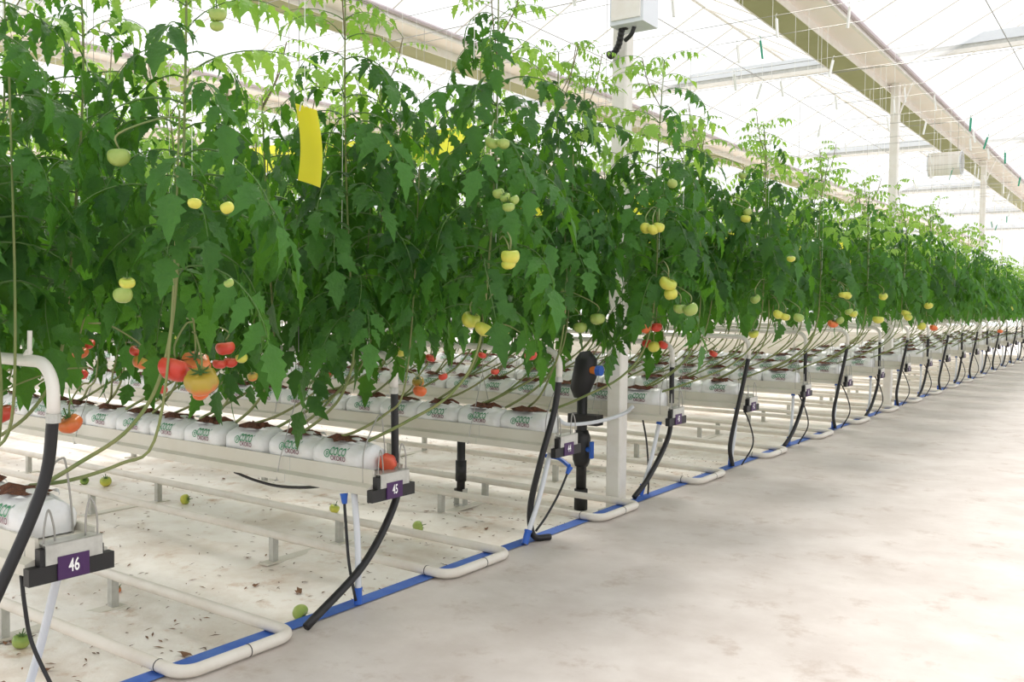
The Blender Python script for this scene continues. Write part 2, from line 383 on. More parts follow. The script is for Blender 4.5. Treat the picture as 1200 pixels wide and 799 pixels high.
# ------------------------------------------------------------------ hanging gutters with end bracket and number sign
PROF = [(-.145, .54), (-.145, .578), (-.112, .59), (-.112, .658), (-.100, .658), (-.096, .63), (.096, .63), (.100, .658), (.112, .658), (.112, .59), (.145, .578), (.145, .54)]
def gutter_mesh(L, name):
    b = MB(); b.prism([(y, z-.54) for y, z in PROF], L, -.035); return b.mesh(name, 'gutter')
GM = {L: gutter_mesh(L, 'channel') for L in (-2, -12, -8)}
b = MB(); b.box((-.035, -.150, -.03), (.0, .150, .028)); b.box((-.034, -.112, .028), (-.002, -.08, .085)); b.box((-.034, .07, .028), (-.002, .112, .065)); brk = b.mesh('end_bracket', 'black')
b = MB(); b.box((-.002, -.095, .03), (.003, .105, .10)); b.box((-.06, -.095, .096), (.003, .105, .100)); plate = b.mesh('end_plate', 'zinc')
b = MB(); b.box((.0, -.055, -.027), (.006, .055, .052)); signp = b.mesh('sign_plate', 'purple')
NUM = {}
for i in range(ROWS):
    vs_, fs_ = text_mesh(SIGN(i), .062, 'n')
    b = MB(); b.add([(.0075, v.x*.62, v.y*1.0+.014) for v in vs_], fs_); NUM[i] = b.mesh('number', 'white')
def wire(pts, parent, r=.003, name='wire_hoop', m='wire', n=6):
    b = MB(); b.tube(pts, r, n); return b.obj(name, m, parent, True)
hoopA = MB(); hoopA.tube(spline([(-.02, -.09, .08), (-.02, -.088, .15), (-.025, -.07, .21), (-.03, -.05, .15), (-.03, -.045, .085)], 6), .0035, 6); hoopA = hoopA.mesh('wire_hoop', 'wire', True)
hoopB = MB(); hoopB.tube(spline([(-.02, .055, .10), (-.02, .06, .18), (-.02, .075, .225), (-.01, .09, .18), (-.01, .095, .085)], 6), .0035, 6); hoopB = hoopB.mesh('wire_hoop', 'wire', True)
hoopC = MB(); hoopC.tube(spline([(-.10, -.11, .05), (-.105, -.10, .2), (-.12, -.01, .33), (-.125, .03, .36), (-.125, .045, .34), (-.12, .06, .2), (-.12, .07, .06)], 6), .0035, 6); hoopC = hoopC.mesh('wire_hoop', 'wire', True)
hang = MB(); hang.tube([(0, -.147, -.005), (0, -.125, .1), (0, -.01, .42), (0, 0, .44), (0, .01, .42), (0, .125, .1), (0, .147, -.005)], .0028, 5); hang.tube([(-.012, -.148, -.005), (-.012, .148, -.005)], .003, 5); hang.tube([(0, 0, .44), (0, 0, 3.4)], .0022, 5); hang = hang.mesh('hanger', 'wire')
dz_row = {3: .03, 4: -.01}
def gutter(i):
    L = -2 if i == 0 else -12 if i < 8 else -8
    dz = dz_row.get(i, 0)
    t = thing('growing_gutter', 'pale metal growing gutter hung low with purple end sign %s' % WORD(i), 'gutter', (0, RC(i), .54+dz), 'hanging growing gutters')
    link('channel', GM[L], t); link('end_bracket', brk, t); link('end_plate', plate, t)
    s_ = link('sign_plate', signp, t); link('number', NUM[i], s_)
    link('wire_hoop', hoopA, t); link('wire_hoop', hoopB, t); link('wire_hoop', hoopC, t)
    for x in ([-.68, -2.6, -4.6] if i < 8 else [-.68]):
        if x > L: link('hanger', hang, t, (x, 0, 0))
    for x in (-.62, -2.62, -4.62):
        if x > L and i < 5:
            b = MB(); b.prism([(y*1.006, (z-.54)*1.004-.001) for y, z in PROF[:5]]+[(-.09, .05)], x, x+.004); b.obj('joint', 'stripe' if i > 9 else 'zinc', t)
for i in range(ROWS): gutter(i)

# ------------------------------------------------------------------ upper heating pipes with hoses down to the floor
def upper(i):
    near = i % 2 == 0; s = -1 if near else 1
    px = {0: .07, 1: -.16, 2: -.0, 3: -.13, 4: .0}.get(i, .0 if near else -.08); y = {0: -.10, 1: .17, 2: -.12, 3: .15}.get(i, s*.14)
    z = {0: 1.25, 1: 1.19, 2: 1.175, 3: 1.165}.get(i, 1.18)
    t = thing('heating_pipe', 'white upper heating pipe bending down into a black hose above gutter sign %s' % WORD(i), 'pipe', (0, RC(i), 0), 'upper heating pipes')
    L = -2 if i == 0 else -7; r = .10
    pts = [(L, y, z), (-1, y, z), (px-.3, y, z)]+[(px-r+r*math.sin(a), y, z-r+r*math.cos(a)) for a in [PI/2*k/7 for k in range(8)]]+[(px, y, z-.17)]
    b = MB(); b.tube(pts, .0205, 10); b.obj('pipe', 'white_paint', t, True)
    b = MB(); b.tube([(px, y, z-.165), (px-.001, y, z-.195)], .0235, 10); b.obj('hose_clamp', 'zinc', t)
    zt = z-.165
    floor_pts = {0: [(px-.03, y-.02, .85), (.02, 1.40-RC(0), .54), (-.03, -.40, .2), (-.06, -.5, .03)],
                 2: [(px-.02, y-.02, .8), (-.05, y-.12, .5), (-.10, y-.15, .22), (-.09, 4.60-RC(2), .04), (-.03, 4.7-RC(2), .02)]}
    if i in floor_pts: mid = floor_pts[i]
    elif near: mid = [(px-.02, y-.02, .85), (px-.07, y-.08, .5), (px-.11, y-.12, .2), (px-.09, y-.10, .02)]
    else: mid = [(px+.005, y, .85), (px+.01, y, .6), (px+.03, y-.02, .45), (px+.07, y-.28, .2), (-.03, -.53, .025)] if i == 1 else [(px, y, .85), (px, y, .55), (px-.0, y-.08, .38), (px+.0, -.22, .15), (px-.03, -.4, .02)]
    b = MB(); b.tube(spline([(px, y, zt)]+mid, 7), .0195, 10); b.obj('hose', 'rubber', t, True)
    if i == 0:
        b = MB(); b.tube([(px-.15, y, z), (px-.145, y, z+.10)], .008, 8); b.tube([(px-.17, y, z+.015), (px-.15, y, z+.03)], .012, 8); b.obj('hanger_stub', 'white_paint', t)
    if i == 2:
        b = MB(); b.tube([(-.45, y, z), (-.45, y, z+.12)], .009, 8); b.obj('hanger_stub', 'white_paint', t)
for i in range(ROWS): upper(i)

# ------------------------------------------------------------------ drain pipes and thin drip hoses at the gutter ends
def drain(i):
    c = RC(i)
    if i == 0: A, B = at(70, 664, Y=1.72), at(20, 850, Y=1.62)
    elif i == 1: A, B = Vector((-.15, c-.12, .545)), Vector((-.10, 3.11, .01))
    elif i == 2: A, B = Vector((-.07, c-.10, .545)), Vector((-.085, 4.50, .01))
    elif i == 3: A, B = Vector((-.13, c-.05, .57)), Vector((-.2, 6.23, .0))
    else: A, B = Vector((-.14, c-.05, .545)), Vector((-.13, c-.20, .01))
    t = thing('drain_pipe', 'pale plastic drain pipe from the gutter end signed %s down to the floor' % WORD(i), 'pipe', B, 'drain pipes at the gutter ends')
    d = A-B
    b = MB(); b.tube(spline([(0, 0, 0), d*.5+Vector((.012, 0, 0)), d], 6), .0155, 10); b.obj('tube', 'pvc', t, True)
    b = MB(); b.tube([d*.0, d*.13], [.021, .021], 10); b.tube([d*.125, d*.145], .024, 10); b.obj('collar', 'blue' if i else 'pvc', t)
    if i >= 3:
        b = MB(); b.tube([d*.94, d*1.0], .021, 10); b.obj('collar', 'blue', t)
for i in range(ROWS): drain(i)
def drip(i):
    c = RC(i)
    if i == 0: pts = [at(25, 674, Y=1.53), at(29, 710, Y=1.53), at(38, 755, Y=1.54), at(66, 815, Y=1.56)]
    elif i == 1: pts = [at(403, 578, Y=3.11), at(405, 610, Y=3.10), at(409, 660, Y=3.09), at(417, 704, Y=3.09)]
    elif i == 2: pts = [at(668, 547, Y=4.95), at(655, 578, Y=4.85), at(640, 605, Y=4.75), at(628, 622, Y=4.65)]
    elif i == 3: pts = [at(753, 490, Y=6.36), at(758, 520, Y=6.34), at(760, 560, Y=6.3), at(759, 583, Y=6.3)]
    else: pts = [Vector((-.10, c-.02, .545)), Vector((-.02, c-.02, .38)), Vector((.02, c-.04, .2)), Vector((-.06, c-.10, .01))]
    t = thing('drip_hose', 'thin black drip hose hanging below the gutter end signed %s' % WORD(i), 'hose', pts[-1], 'thin drip hoses')
    b = MB(); b.tube(rel(spline(pts, 6), pts[-1]), .0072, 8); b.obj('tube', 'rubber', t, True)
    if i in (1, 2):
        d = (pts[1]-pts[0]).normalized()
        b = MB(); b.tube(rel([pts[0]-d*.0, pts[0]+d*.05], pts[-1]), [.02, .012], 10); b.obj('connector', 'blue', t)
        if i == 2:
            b = MB(); b.tube(rel(spline([at(640, 534, Y=5.0), at(655, 537, Y=4.99), at(667, 546, Y=4.95)], 5), pts[-1]), .014, 8); b.obj('elbow', 'blue', t)
for i in range(ROWS): drip(i)

# black irrigation riser with blue valve, behind gutter 44
p = at(681, 577, Z=0.0); p = Vector((-.80, 5.83+.25, GZ)); q = at(681, 560, Y=p.y); p.x = q.x
t = thing('irrigation_riser', 'black irrigation riser with blue valve handle standing beside the white column', 'pipe', p)
b = MB(); b.tube([(0, 0, 0), (0, 0, 1.15)], .04, 12); b.obj('riser_pipe', 'black', t, True)
b = MB(); b.tube([(0, 0, 0), (0, 0, .16)], .052, 12); b.obj('socket', 'black', t, True)
zv = at(681, 525, Y=p.y).z-GZ
b = MB(); b.tube([(0, 0, zv-.14), (0, 0, zv-.09), (0, 0, zv), (0, 0, zv+.09), (0, 0, zv+.14)], [.05, .068, .072, .068, .05], 14); b.obj('valve_body', 'black', t, True)
b = MB(); b.tube([(.06, -.02, zv), (.105, -.03, zv)], .02, 8); b.box((.10, -.05, zv-.065), (.12, -.015, zv+.065)); b.obj('valve_handle', 'blue', t)
zt = at(690, 490, Y=p.y).z-GZ
b = MB(); b.box((-.1, -.05, zt-.05), (.16, .05, zt+.03)); b.obj('tee_flange', 'black', t)
zu = at(688, 436, Y=p.y).z-GZ
b = MB(); b.tube([(-.02, 0, zu-.2), (-.02, 0, zu-.14), (.02, 0, zu-.02), (.03, 0, zu+.1), (.02, 0, zu+.16)], [.05, .08, .095, .085, .04], 14); b.obj('filter_body', 'black', t, True)
b = MB(); b.tube([(.10, -.03, zu+.02), (.15, -.04, zu+.02)], .03, 10); b.obj('coupling', 'orange', t)
b = MB(); b.tube([(.15, -.04, zu+.02), (.19, -.04, zu+.02)], .04, 10); b.obj('coupling', 'blue', t)
b = MB(); b.tube(spline([(0, 0, .55), (-.4, -.05, .56), (-1.0, -.1, .6), (-1.8, -.1, .6)], 6), .035, 10); b.obj('branch_pipe', 'black', t, True)
p2 = at(540, 575, Z=-.02)
t = thing('irrigation_stub', 'short black irrigation stub rising under the gutter signed 44', 'pipe', (p2.x, p2.y, GZ))
b = MB(); b.tube([(0, 0, .1), (0, 0, .52)], .033, 12); b.obj('stub_pipe', 'black', t, True)
b = MB(); b.tube([(0, 0, .2), (0, 0, .36)], .044, 12); b.obj('socket', 'black', t, True)
b = MB(); b.box((-.045, -.03, .0), (-.04, .03, .14)); b.box((.04, -.03, .0), (.045, .03, .14)); b.box((-.045, -.03, .0), (.045, .03, .01)); b.obj('foot_bracket', 'zinc', t)
pts = [at(652, 488, Y=5.6), at(665, 497, Y=5.65), at(700, 494, Y=5.9), at(730, 485, Y=6.1), at(742, 476, Y=6.12)]
b = MB(); b.tube(rel(spline(pts, 6), pts[-1]), .014, 8); o = b.obj('conduit', 'pvc', None, True); o.location = pts[-1]
tag(o, 'pale flexible conduit looping from the irrigation riser to the white column', 'conduit')
pts = [at(275, 553, Y=3.3), at(300, 563, Y=3.3), at(330, 570, Y=3.3), at(372, 570, Y=3.3), at(400, 560, Y=3.3)]
b = MB(); b.tube(rel(spline(pts, 6), pts[-1]), .008, 8); o = b.obj('drip_line', 'rubber', None, True); o.location = pts[-1]
tag(o, 'slack black drip line sagging under the gutter signed 45', 'hose')

# ------------------------------------------------------------------ coir bags
BW, BH, BL = .100, .135, .178          # half width, height, half length
def bag_y(x, z, sd_):
    "front surface of a bag (distance from its centre line) at local x, z"
    u = min(1, abs(x)/BL); v = z/BH
    e = (1-u**12)**.5 if u < 1 else 0
    prof = (1-abs(2*v-.75)**3.2*.42 if v > .375 else 1-(1-v/.375)**3*.12)
    return BW*(.78+.22*e)*max(.2, prof)
def bag_mesh(seed):
    r = random.Random(seed); b = MB(); nx, na = 16, 15
    vs_ = []
    for i in range(nx+1):
        x = -BL+2*BL*i/nx; u = abs(x)/BL
        hh = BH*(1-.10*u**4)*(1+.14*noise.noise((x*11, seed*2.3, 0)))
        ring = []
        for k in range(na+1):
            t = k/na
            if t <= .4: z = hh*(t/.4)*.93; y = -bag_y(x, z*BH/hh, 0)
            elif t < .6: q = (t-.4)/.2; y0 = bag_y(x, BH*.93, 0); y = -y0+2*y0*q; z = hh*(.93+.10*math.sin(PI*q))
            else: z = hh*((1-t)/.4)*.93; y = bag_y(x, z*BH/hh, 0)
            nn = .006*noise.noise((x*14+seed*3, y*16, z*16))+.004*noise.noise((x*40+seed, y*40, z*40))
            ring.append((x, y*(1+nn/BW), z+nn*.8*(1 if z > .02 else 0)))
        vs_ += ring
    m_ = na+1
    fs_ = [(i*m_+k, (i+1)*m_+k, (i+1)*m_+k+1, i*m_+k+1) for i in range(nx) for k in range(na)]
    fs_ += [tuple(range(m_)), tuple(nx*m_+k for k in range(m_-1, -1, -1))]
    b.add(vs_, fs_); return b.mesh('bag_film', 'bag', True)
def coir_mesh(seed):
    r = random.Random(seed+50); b = MB(); n = 18; vs_ = [(0, 0, BH*1.13)]
    for q, hh in ((.55, 1.11), (1, .98)):
        for k in range(n):
            a = 2*PI*k/n; j = 1+.28*r.uniform(-1, 1)
            vs_.append((.115*q*j*math.cos(a), .072*q*j*math.sin(a), BH*hh+.016*r.uniform(-1, 1)*(1 if q < 1 else .5)))
    fs_ = [(0, 1+k, 1+(k+1) % n) for k in range(n)]+[(1+k, 1+n+k, 1+n+(k+1) % n, 1+(k+1) % n) for k in range(n)]
    b.add(vs_, fs_); return b.mesh('coir', 'coir')
def flap_mesh(seed):
    "torn film edge standing up around the planting hole"
    r = random.Random(seed+90); b = MB(); n = 26; vs_ = []
    for k in range(n+1):
        a = 2*PI*k/n; j = 1+.1*math.sin(3*a+seed)
        x, y = .142*j*math.cos(a), .078*j*math.sin(a); h = -.012+.035*max(0, noise.noise((math.cos(a)*2+seed, math.sin(a)*2, 1)))
        vs_ += [(x*1.05, y*1.05, BH*.95), (x*(1+.15*noise.noise((a, seed, 3))), y, BH*1.03+h)]
    b.add(vs_, [(2*k, 2*k+2, 2*k+3, 2*k+1) for k in range(n)]); return b.mesh('film_edge', 'bag', True)
def logo_meshes():
    out = []
    def lay(vs_, fs_, ox, oz, m_, nm):
        b = MB(); b.add([(v.x+ox, -bag_y(v.x+ox, v.y+oz, 0)-.0065, v.y+oz) for v in vs_], fs_); return b.mesh(nm, m_)
    vs_ = []; fs_ = []; n = 24
    def arc(r0, r1, a0, a1, k0, cx=0, cy=0):
        base = len(vs_)
        for k in range(k0+1):
            a = a0+(a1-a0)*k/k0
            vs_.extend([Vector((cx+r0*math.cos(a), cy+r0*math.sin(a), 0)), Vector((cx+r1*math.cos(a), cy+r1*math.sin(a), 0))])
        fs_.extend([(base+2*k, base+2*k+1, base+2*k+3, base+2*k+2) for k in range(k0)])
    arc(.016, .0205, 0, 2*PI, n); arc(.004, .0085, -1.9, 2.6, 10, .001, .002)
    base = len(vs_); vs_.extend([Vector((-.006, -.013, 0)), Vector((-.002, -.013, 0)), Vector((-.002, .006, 0)), Vector((-.006, .006, 0))]); fs_.append((base, base+1, base+2, base+3))
    out.append(lay(vs_, fs_, -.05, .072, 'logo_green', 'logo_ring'))
    a, f = text_mesh('COCO\u0301', .046, 'l'); a = [Vector((v.x*.78, v.y*1.15, 0)) for v in a]; out.append(lay(a, f, .022, .083, 'logo_green', 'logo_word'))
    a, f = text_mesh('OKOKO', .034, 'l'); a = [Vector((v.x*.80, v.y, 0)) for v in a]; out.append(lay(a, f, .028, .052, 'logo_red', 'logo_word'))
    return out
BAGM = [bag_mesh(s) for s in range(4)]; COIRM = [coir_mesh(s) for s in range(3)]; FLAPM = [flap_mesh(s) for s in range(3)]
LOGO = logo_meshes()
def bags(i):
    n = {0: 2, 1: 13, 2: 22, 3: 24, 4: 18, 5: 14, 6: 10, 7: 8}.get(i, 5)
    for k in range(n):
        x = -.30-.352*k+rnd.uniform(-.012, .012)
        t = thing('coir_bag', 'white printed coir bag, %s from the path end of the gutter signed %s' % (ORD[k], WORD(i)), 'bag', (x, RC(i)+rnd.uniform(-.006, .006), .635+dz_row.get(i, 0)), 'coir bags in the gutter signed %s' % WORD(i))
        t.rotation_euler.z = rnd.uniform(-.04, .04)
        link('film', rnd.choice(BAGM), t); link('coir', rnd.choice(COIRM), t); link('film_edge', rnd.choice(FLAPM), t)
        if i < 8:
            for me in LOGO: link(me.name.split('.')[0], me, t)
for i in range(ROWS): bags(i)

# ------------------------------------------------------------------ tomato leaves
ST_HI = [(0, .03), (.09, .05), (.15, .52), (.25, .95), (.31, .62), (.43, .96), (.49, .58), (.61, .72), (.67, .42), (.83, .26), (1, 0)]
ST_LO = [(0, .05), (.14, .4), (.30, .95), (.52, .80), (.76, .50), (1, 0)]
def leaflet(b, base, d, nrm, L, W, droop, st, rng):
    d = d.normalized(); s = nrm.cross(d).normalized(); nrm = d.cross(s)
    twist = rng.uniform(-.35, .35); fold = rng.uniform(.05, .35)
    p = Vector(base); vs_ = []; t0 = 0
    for t, wd in st:
        a = droop*t; dd = d*math.cos(a)-nrm*math.sin(a); nn = nrm*math.cos(a)+d*math.sin(a)
        p = p+dd*L*(t-t0); t0 = t
        tw = twist*t; sx = s*math.cos(tw)+nn*math.sin(tw); nx = nn*math.cos(tw)-s*math.sin(tw)
        wv = 1+.12*rng.uniform(-1, 1); off = dd*L*.03*(1 if wd > .5 else 0)
        up = nx*(fold*W*wd+.03*W*rng.uniform(-1, 1))
        vs_ += [p-sx*W*wd*wv+up+off, p.copy(), p+sx*W*wd/wv+up+off]
    n = len(st); fs_ = []
    for i in range(n-1):
        a = 3*i
        if i == n-2: fs_ += [(a, a+1, a+4), (a+1, a+2, a+4)]
        else: fs_ += [(a, a+1, a+4, a+3), (a+1, a+2, a+5, a+4)]
    b.add(vs_, fs_)
def leaf_shape(seed, hi=True, young=False):
    "one pinnate tomato leaf along +X from its node, unit length about .4 m"
    rng = random.Random(seed); b = MB(); st = ST_HI if hi else ST_LO
    e0 = rng.uniform(.3, .7) if not young else rng.uniform(.6, .9); e1 = rng.uniform(-1.5, -.9) if not young else rng.uniform(-.8, -.1)
    L = rng.uniform(.34, .44); n = 9; pts = [Vector((0, 0, 0))]; tan = []
    side = rng.uniform(-.25, .25)
    for k in range(n):
        e = e0+(e1-e0)*(k/(n-1))**.8; d = Vector((math.cos(e)*math.cos(side*k/n), math.cos(e)*math.sin(side*k/n), math.sin(e)))
        tan.append(d); pts.append(pts[-1]+d*L/n)
    b.k = 1; b.tube(pts, [.0034-.0022*k/n for k in range(n+1)], 4 if hi else 3, False); b.k = 0
    sc = .55 if young else 1
    for t, ln in ((.30, .10), (.50, .13), (.68, .14), (.85, .125)):
        k = min(n-1, int(t*n)); p = pts[k]+tan[k]*(t*n-k)*L/n; d = tan[k]
        sd_ = Vector((0, 0, 1)).cross(d).normalized(); up = d.cross(sd_)
        for s in (-1, 1):
            dd = (d*rng.uniform(.25, .6)+sd_*s*1.0-Vector((0, 0, 1))*rng.uniform(.3, 1.1))
            nr = (up+sd_*s*rng.uniform(.1, .5)+d*rng.uniform(-.2, .5)).normalized()
            nr = (nr-dd.normalized()*nr.dot(dd.normalized())).normalized()
            l = ln*rng.uniform(.8, 1.2)*(1 if not young else .8)
            leaflet(b, p+d*rng.uniform(-.012, .012), dd, nr, l, l*rng.uniform(.21, .27), rng.uniform(.3, 1.2), st, rng)
    d = tan[-1]; sd_ = Vector((0, 0, 1)).cross(d).normalized(); up = d.cross(sd_)
    l = rng.uniform(.15, .19)*(1 if not young else .8); leaflet(b, pts[-1], d, up, l, l*.27, rng.uniform(.2, .8), st, rng)
    for t in (.2, .41, .60):          # little leaflets between the pairs
        if not hi: continue
        k = int(t*n); p = pts[k]; d = tan[k]; sd_ = Vector((0, 0, 1)).cross(d).normalized(); up = d.cross(sd_); s = rng.choice((-1, 1))
        dd = d*.4+sd_*s-up*.3; leaflet(b, p, dd, (up-dd.normalized()*up.dot(dd.normalized())).normalized(), .045, .016, .5, ST_LO, rng)
    return b
LEAF = [leaf_shape(100+s).mesh('leaf', ['leaf', 'rachis'], True) for s in range(12)]
YOUNG = [leaf_shape(200+s, True, True).mesh('young_lit_leaf', ['young', 'rachis'], True) for s in range(7)]
LEAF_LO = [leaf_shape(300+s, False) for s in range(10)]
YOUNG_LO = [leaf_shape(400+s, False, True) for s in range(5)]

# ------------------------------------------------------------------ fruit
def tomato_mesh(mt, ribs, seed, tall=.8):
    b = MB(); nu, nv = 24, 12; vs_ = [(0, 0, .62*tall)]; r = random.Random(seed); ph = r.uniform(0, 6)
    for j in range(1, nv):
        th = PI*j/nv
        for k in range(nu):
            a = 2*PI*k/nu
            rib = 1+ribs*(abs(math.cos(a*3.5+ph))-.6)*(math.sin(th)**.5)*(1.1-.7*j/nv)
            rr = math.sin(th)**.8*rib; z = math.cos(th)
            if z > .6: z = .6+(z-.6)*.15
            vs_.append((rr*math.cos(a), rr*math.sin(a), tall*z*(1+.04*math.sin(2*a+ph))))
    vs_.append((0, 0, -tall*.96))
    fs_ = [(0, 1+k, 1+(k+1) % nu) for k in range(nu)]
    for j in range(nv-2):
        for k in range(nu): a = 1+j*nu+k; c_ = 1+j*nu+(k+1) % nu; fs_.append((a, a+nu, c_+nu, c_))
    e = len(vs_)-1; fs_ += [(e, e-nu+(k+1) % nu, e-nu+k) for k in range(nu)]
    b.add(vs_, fs_); return b.mesh('tomato', mt, True)
TOM = {'r': [tomato_mesh('red', .22, 2, .76), tomato_mesh('red', .12, 1)], 'o': [tomato_mesh('orange_f', .2, 3, .76)], 'm': [tomato_mesh('mix', .22, 4, .9)],
       'y': [tomato_mesh('yellow_f', .08, 5, .9), tomato_mesh('yellow_f', .1, 6, .76)], 'g': [tomato_mesh('green_f', .06, 7, .9), tomato_mesh('green_f', .1, 8, .8)]}
b = MB()
for k in range(6):
    a = 2*PI*k/6; c_, s_ = math.cos(a), math.sin(a)
    b.add([(-.1*s_, .1*c_, .64), (.1*s_, -.1*c_, .64), (.45*c_+.09*s_, .45*s_-.09*c_, .68), (.8*c_, .8*s_, .80+.1*(k % 2)), (.45*c_-.09*s_, .45*s_+.09*c_, .68)], [(0, 1, 2, 4), (4, 2, 3)])
b.tube([(0, 0, .55), (.05, 0, .95), (.16, 0, 1.5)], .07, 6)
CALYX = b.mesh('calyx', 'calyx')
CNAME = {'r': 'red', 'o': 'orange', 'm': 'half-ripe', 'y': 'yellow-green', 'g': 'green'}
# photo pixel, radius in pixels, ripeness, crop row, distance from the row's centre line
FR = [(205,432,19,'r',0,.22),(236,446,19,'m',0,.24),(229,426,17,'o',0,.32),(235,462,9,'o',0,.3),(82,496,13.5,'o',0,.25),(1,484,14,'r',0,.0),(189,456,7,'r',0,.4),(160,411,8,'r',0,.5),(165,424,9,'m',0,.5),(264,407,11,'r',0,.75),(257,426,8,'r',0,.75),(270,424,8,'r',0,.8),(283,419,7,'y',0,.8),
      (94,413,9,'o',0,.4),(104,403,7,'r',0,.45),(96,438,7,'r',0,.5),(139,183,13,'g',0,.0),(149,331,9,'y',0,-.1),(144,345,11,'g',0,-.06),(228,238,8,'y',0,-.05),(266,243,8,'y',0,-.03),(75,386,9,'g',0,.1),(268,331,6,'g',0,.0),(186,394,7,'y',0,.6),(203,395,6,'y',0,.6),(296,441,6,'m',0,.9),(255,16,10,'g',0,.0),(254,30,8,'g',0,.0),
      (577,166,8.5,'g',1,-.12),(590,168,7.5,'g',1,-.12),(584,226,7,'g',1,-.12),(592,231,6.5,'g',1,-.14),(602,234,6.5,'g',1,-.12),(596,242,7.5,'g',1,-.15),(598,300,11,'y',1,-.1),(596,309,8.5,'y',1,-.1),(552,374,11,'y',1,.1),(567,385,11,'y',1,.05),(590,388,7,'y',1,.2),
      (622,416,7.5,'r',1,.6),(505,419,6,'r',1,.6),(519,441,5.5,'r',1,.6),(490,447,7,'m',1,.6),(492,458,8,'o',1,.55),(385,438,5.5,'r',1,.5),(436,437,5,'r',1,.5),(297,440,6,'m',1,.3),(580,435,5,'r',1,.9),(565,416,5,'r',1,.8),(470,412,7,'y',1,.3),
      (755,384,8.5,'o',2,.2),(769,383,7,'r',2,.25),(766,406,7,'y',2,.3),(758,402,6,'r',2,.35),(777,404,6,'r',2,.35),(788,215,6,'g',2,-.1),(757,267,7,'y',2,-.12),(765,269,7,'y',2,-.14),(772,266,7,'y',2,-.12),(783,332,10.5,'y',2,-.12),(786,344,8,'y',2,-.1),(797,361,8,'g',2,-.05),(809,362,9,'g',2,-.06),(700,373,9,'g',2,-.1),(680,383,8,'g',2,-.1),
      (874,256,6,'y',3,-.1),(876,248,5,'g',3,-.1),(836,414,5,'r',3,.3),(885,350,6,'g',3,-.12),(883,391,6,'y',3,.0),(912,368,6,'y',3,-.12),(920,371,6,'y',3,-.1),(936,372,6,'g',3,-.1),(927,303,5,'y',3,-.12),(870,205,5,'g',3,-.1),
      (988,345,5,'y',4,-.12),(993,346,5,'y',4,-.1),(976,379,6,'o',4,.1),(984,375,5,'g',4,.1),(995,365,5,'g',4,-.12),(1000,367,5,'y',4,-.1),
      (1029,374,6.5,'y',5,-.1),(1035,347,5,'y',5,-.12),(1062,367,5.5,'y',6,-.1),(1064,371,5,'y',6,-.12),(1088,358,5,'y',7,-.12),(1080,382,5,'y',7,-.1),(1094,384,4.5,'o',7,.0),(1157,360,3.5,'y',10,-.1),(1172,388,3,'o',11,.1),(1185,361,3,'y',12,-.1)]
FRW = []
for (px, py, pr, k, row, dy) in FR:
    p = at(px, py, Y=RC(row)+dy); dep = (p-CAM).dot(cf); FRW.append((p, pr/F*dep, k, row, dep))
def hides_fruit(p, tol):
    d = p-CAM; dep = d.dot(cf)
    for (q, r, k, row, fd) in FRW:
        if dep < fd+.03 and fd-dep < 1.3:
            l = (q-CAM).normalized()
            if (d-l*d.dot(l)).length < tol+r*.4: return True
    return False

# ------------------------------------------------------------------ plants
PLANTS = []                    # (thing, row, foliage x, foliage y)
def stem_path(xb, yb, xt, yt, zt, rng):
    lean = xt-xb; z0 = .775
    return spline([(xb, yb, z0), (xb+lean*.35, yb+(yt-yb)*.15, z0+.10), (xb+lean*.75, yb+(yt-yb)*.45, z0+.25), (xt-.02, yb+(yt-yb)*.65, z0+.48),
                   (xt+rng.uniform(-.03, .03), yb+(yt-yb)*.8, 1.7), (xt+rng.uniform(-.04, .04), yt, 2.3), (xt+rng.uniform(-.06, .06), yt+rng.uniform(-.04, .04), zt)], 7)
def nodes(path, rng, zf0, zfol, dens):
    "leaf placements along a stem: point, azimuth, size, young?"
    out = []; az = rng.uniform(0, 6.28); acc = 0; zt = path[-1].z
    for a, c_ in zip(path, path[1:]):
        seg = (c_-a).length; acc += seg
        step = dens if c_.z < zfol else dens*1.3
        while acc > step:
            acc -= step
            if c_.z < zf0: continue
            az += 2.4+rng.uniform(-.4, .4)
            u = max(0, (c_.z-zfol)/max(.05, zt-zfol))
            size = rng.uniform(.85, 1.25)*(1-.5*u); young = u > .05 and rng.random() < .15+.9*u  # pale share grows upward, putting the lit tops into the leaf colour
            out.append((c_.copy(), az, size, young))
    return out
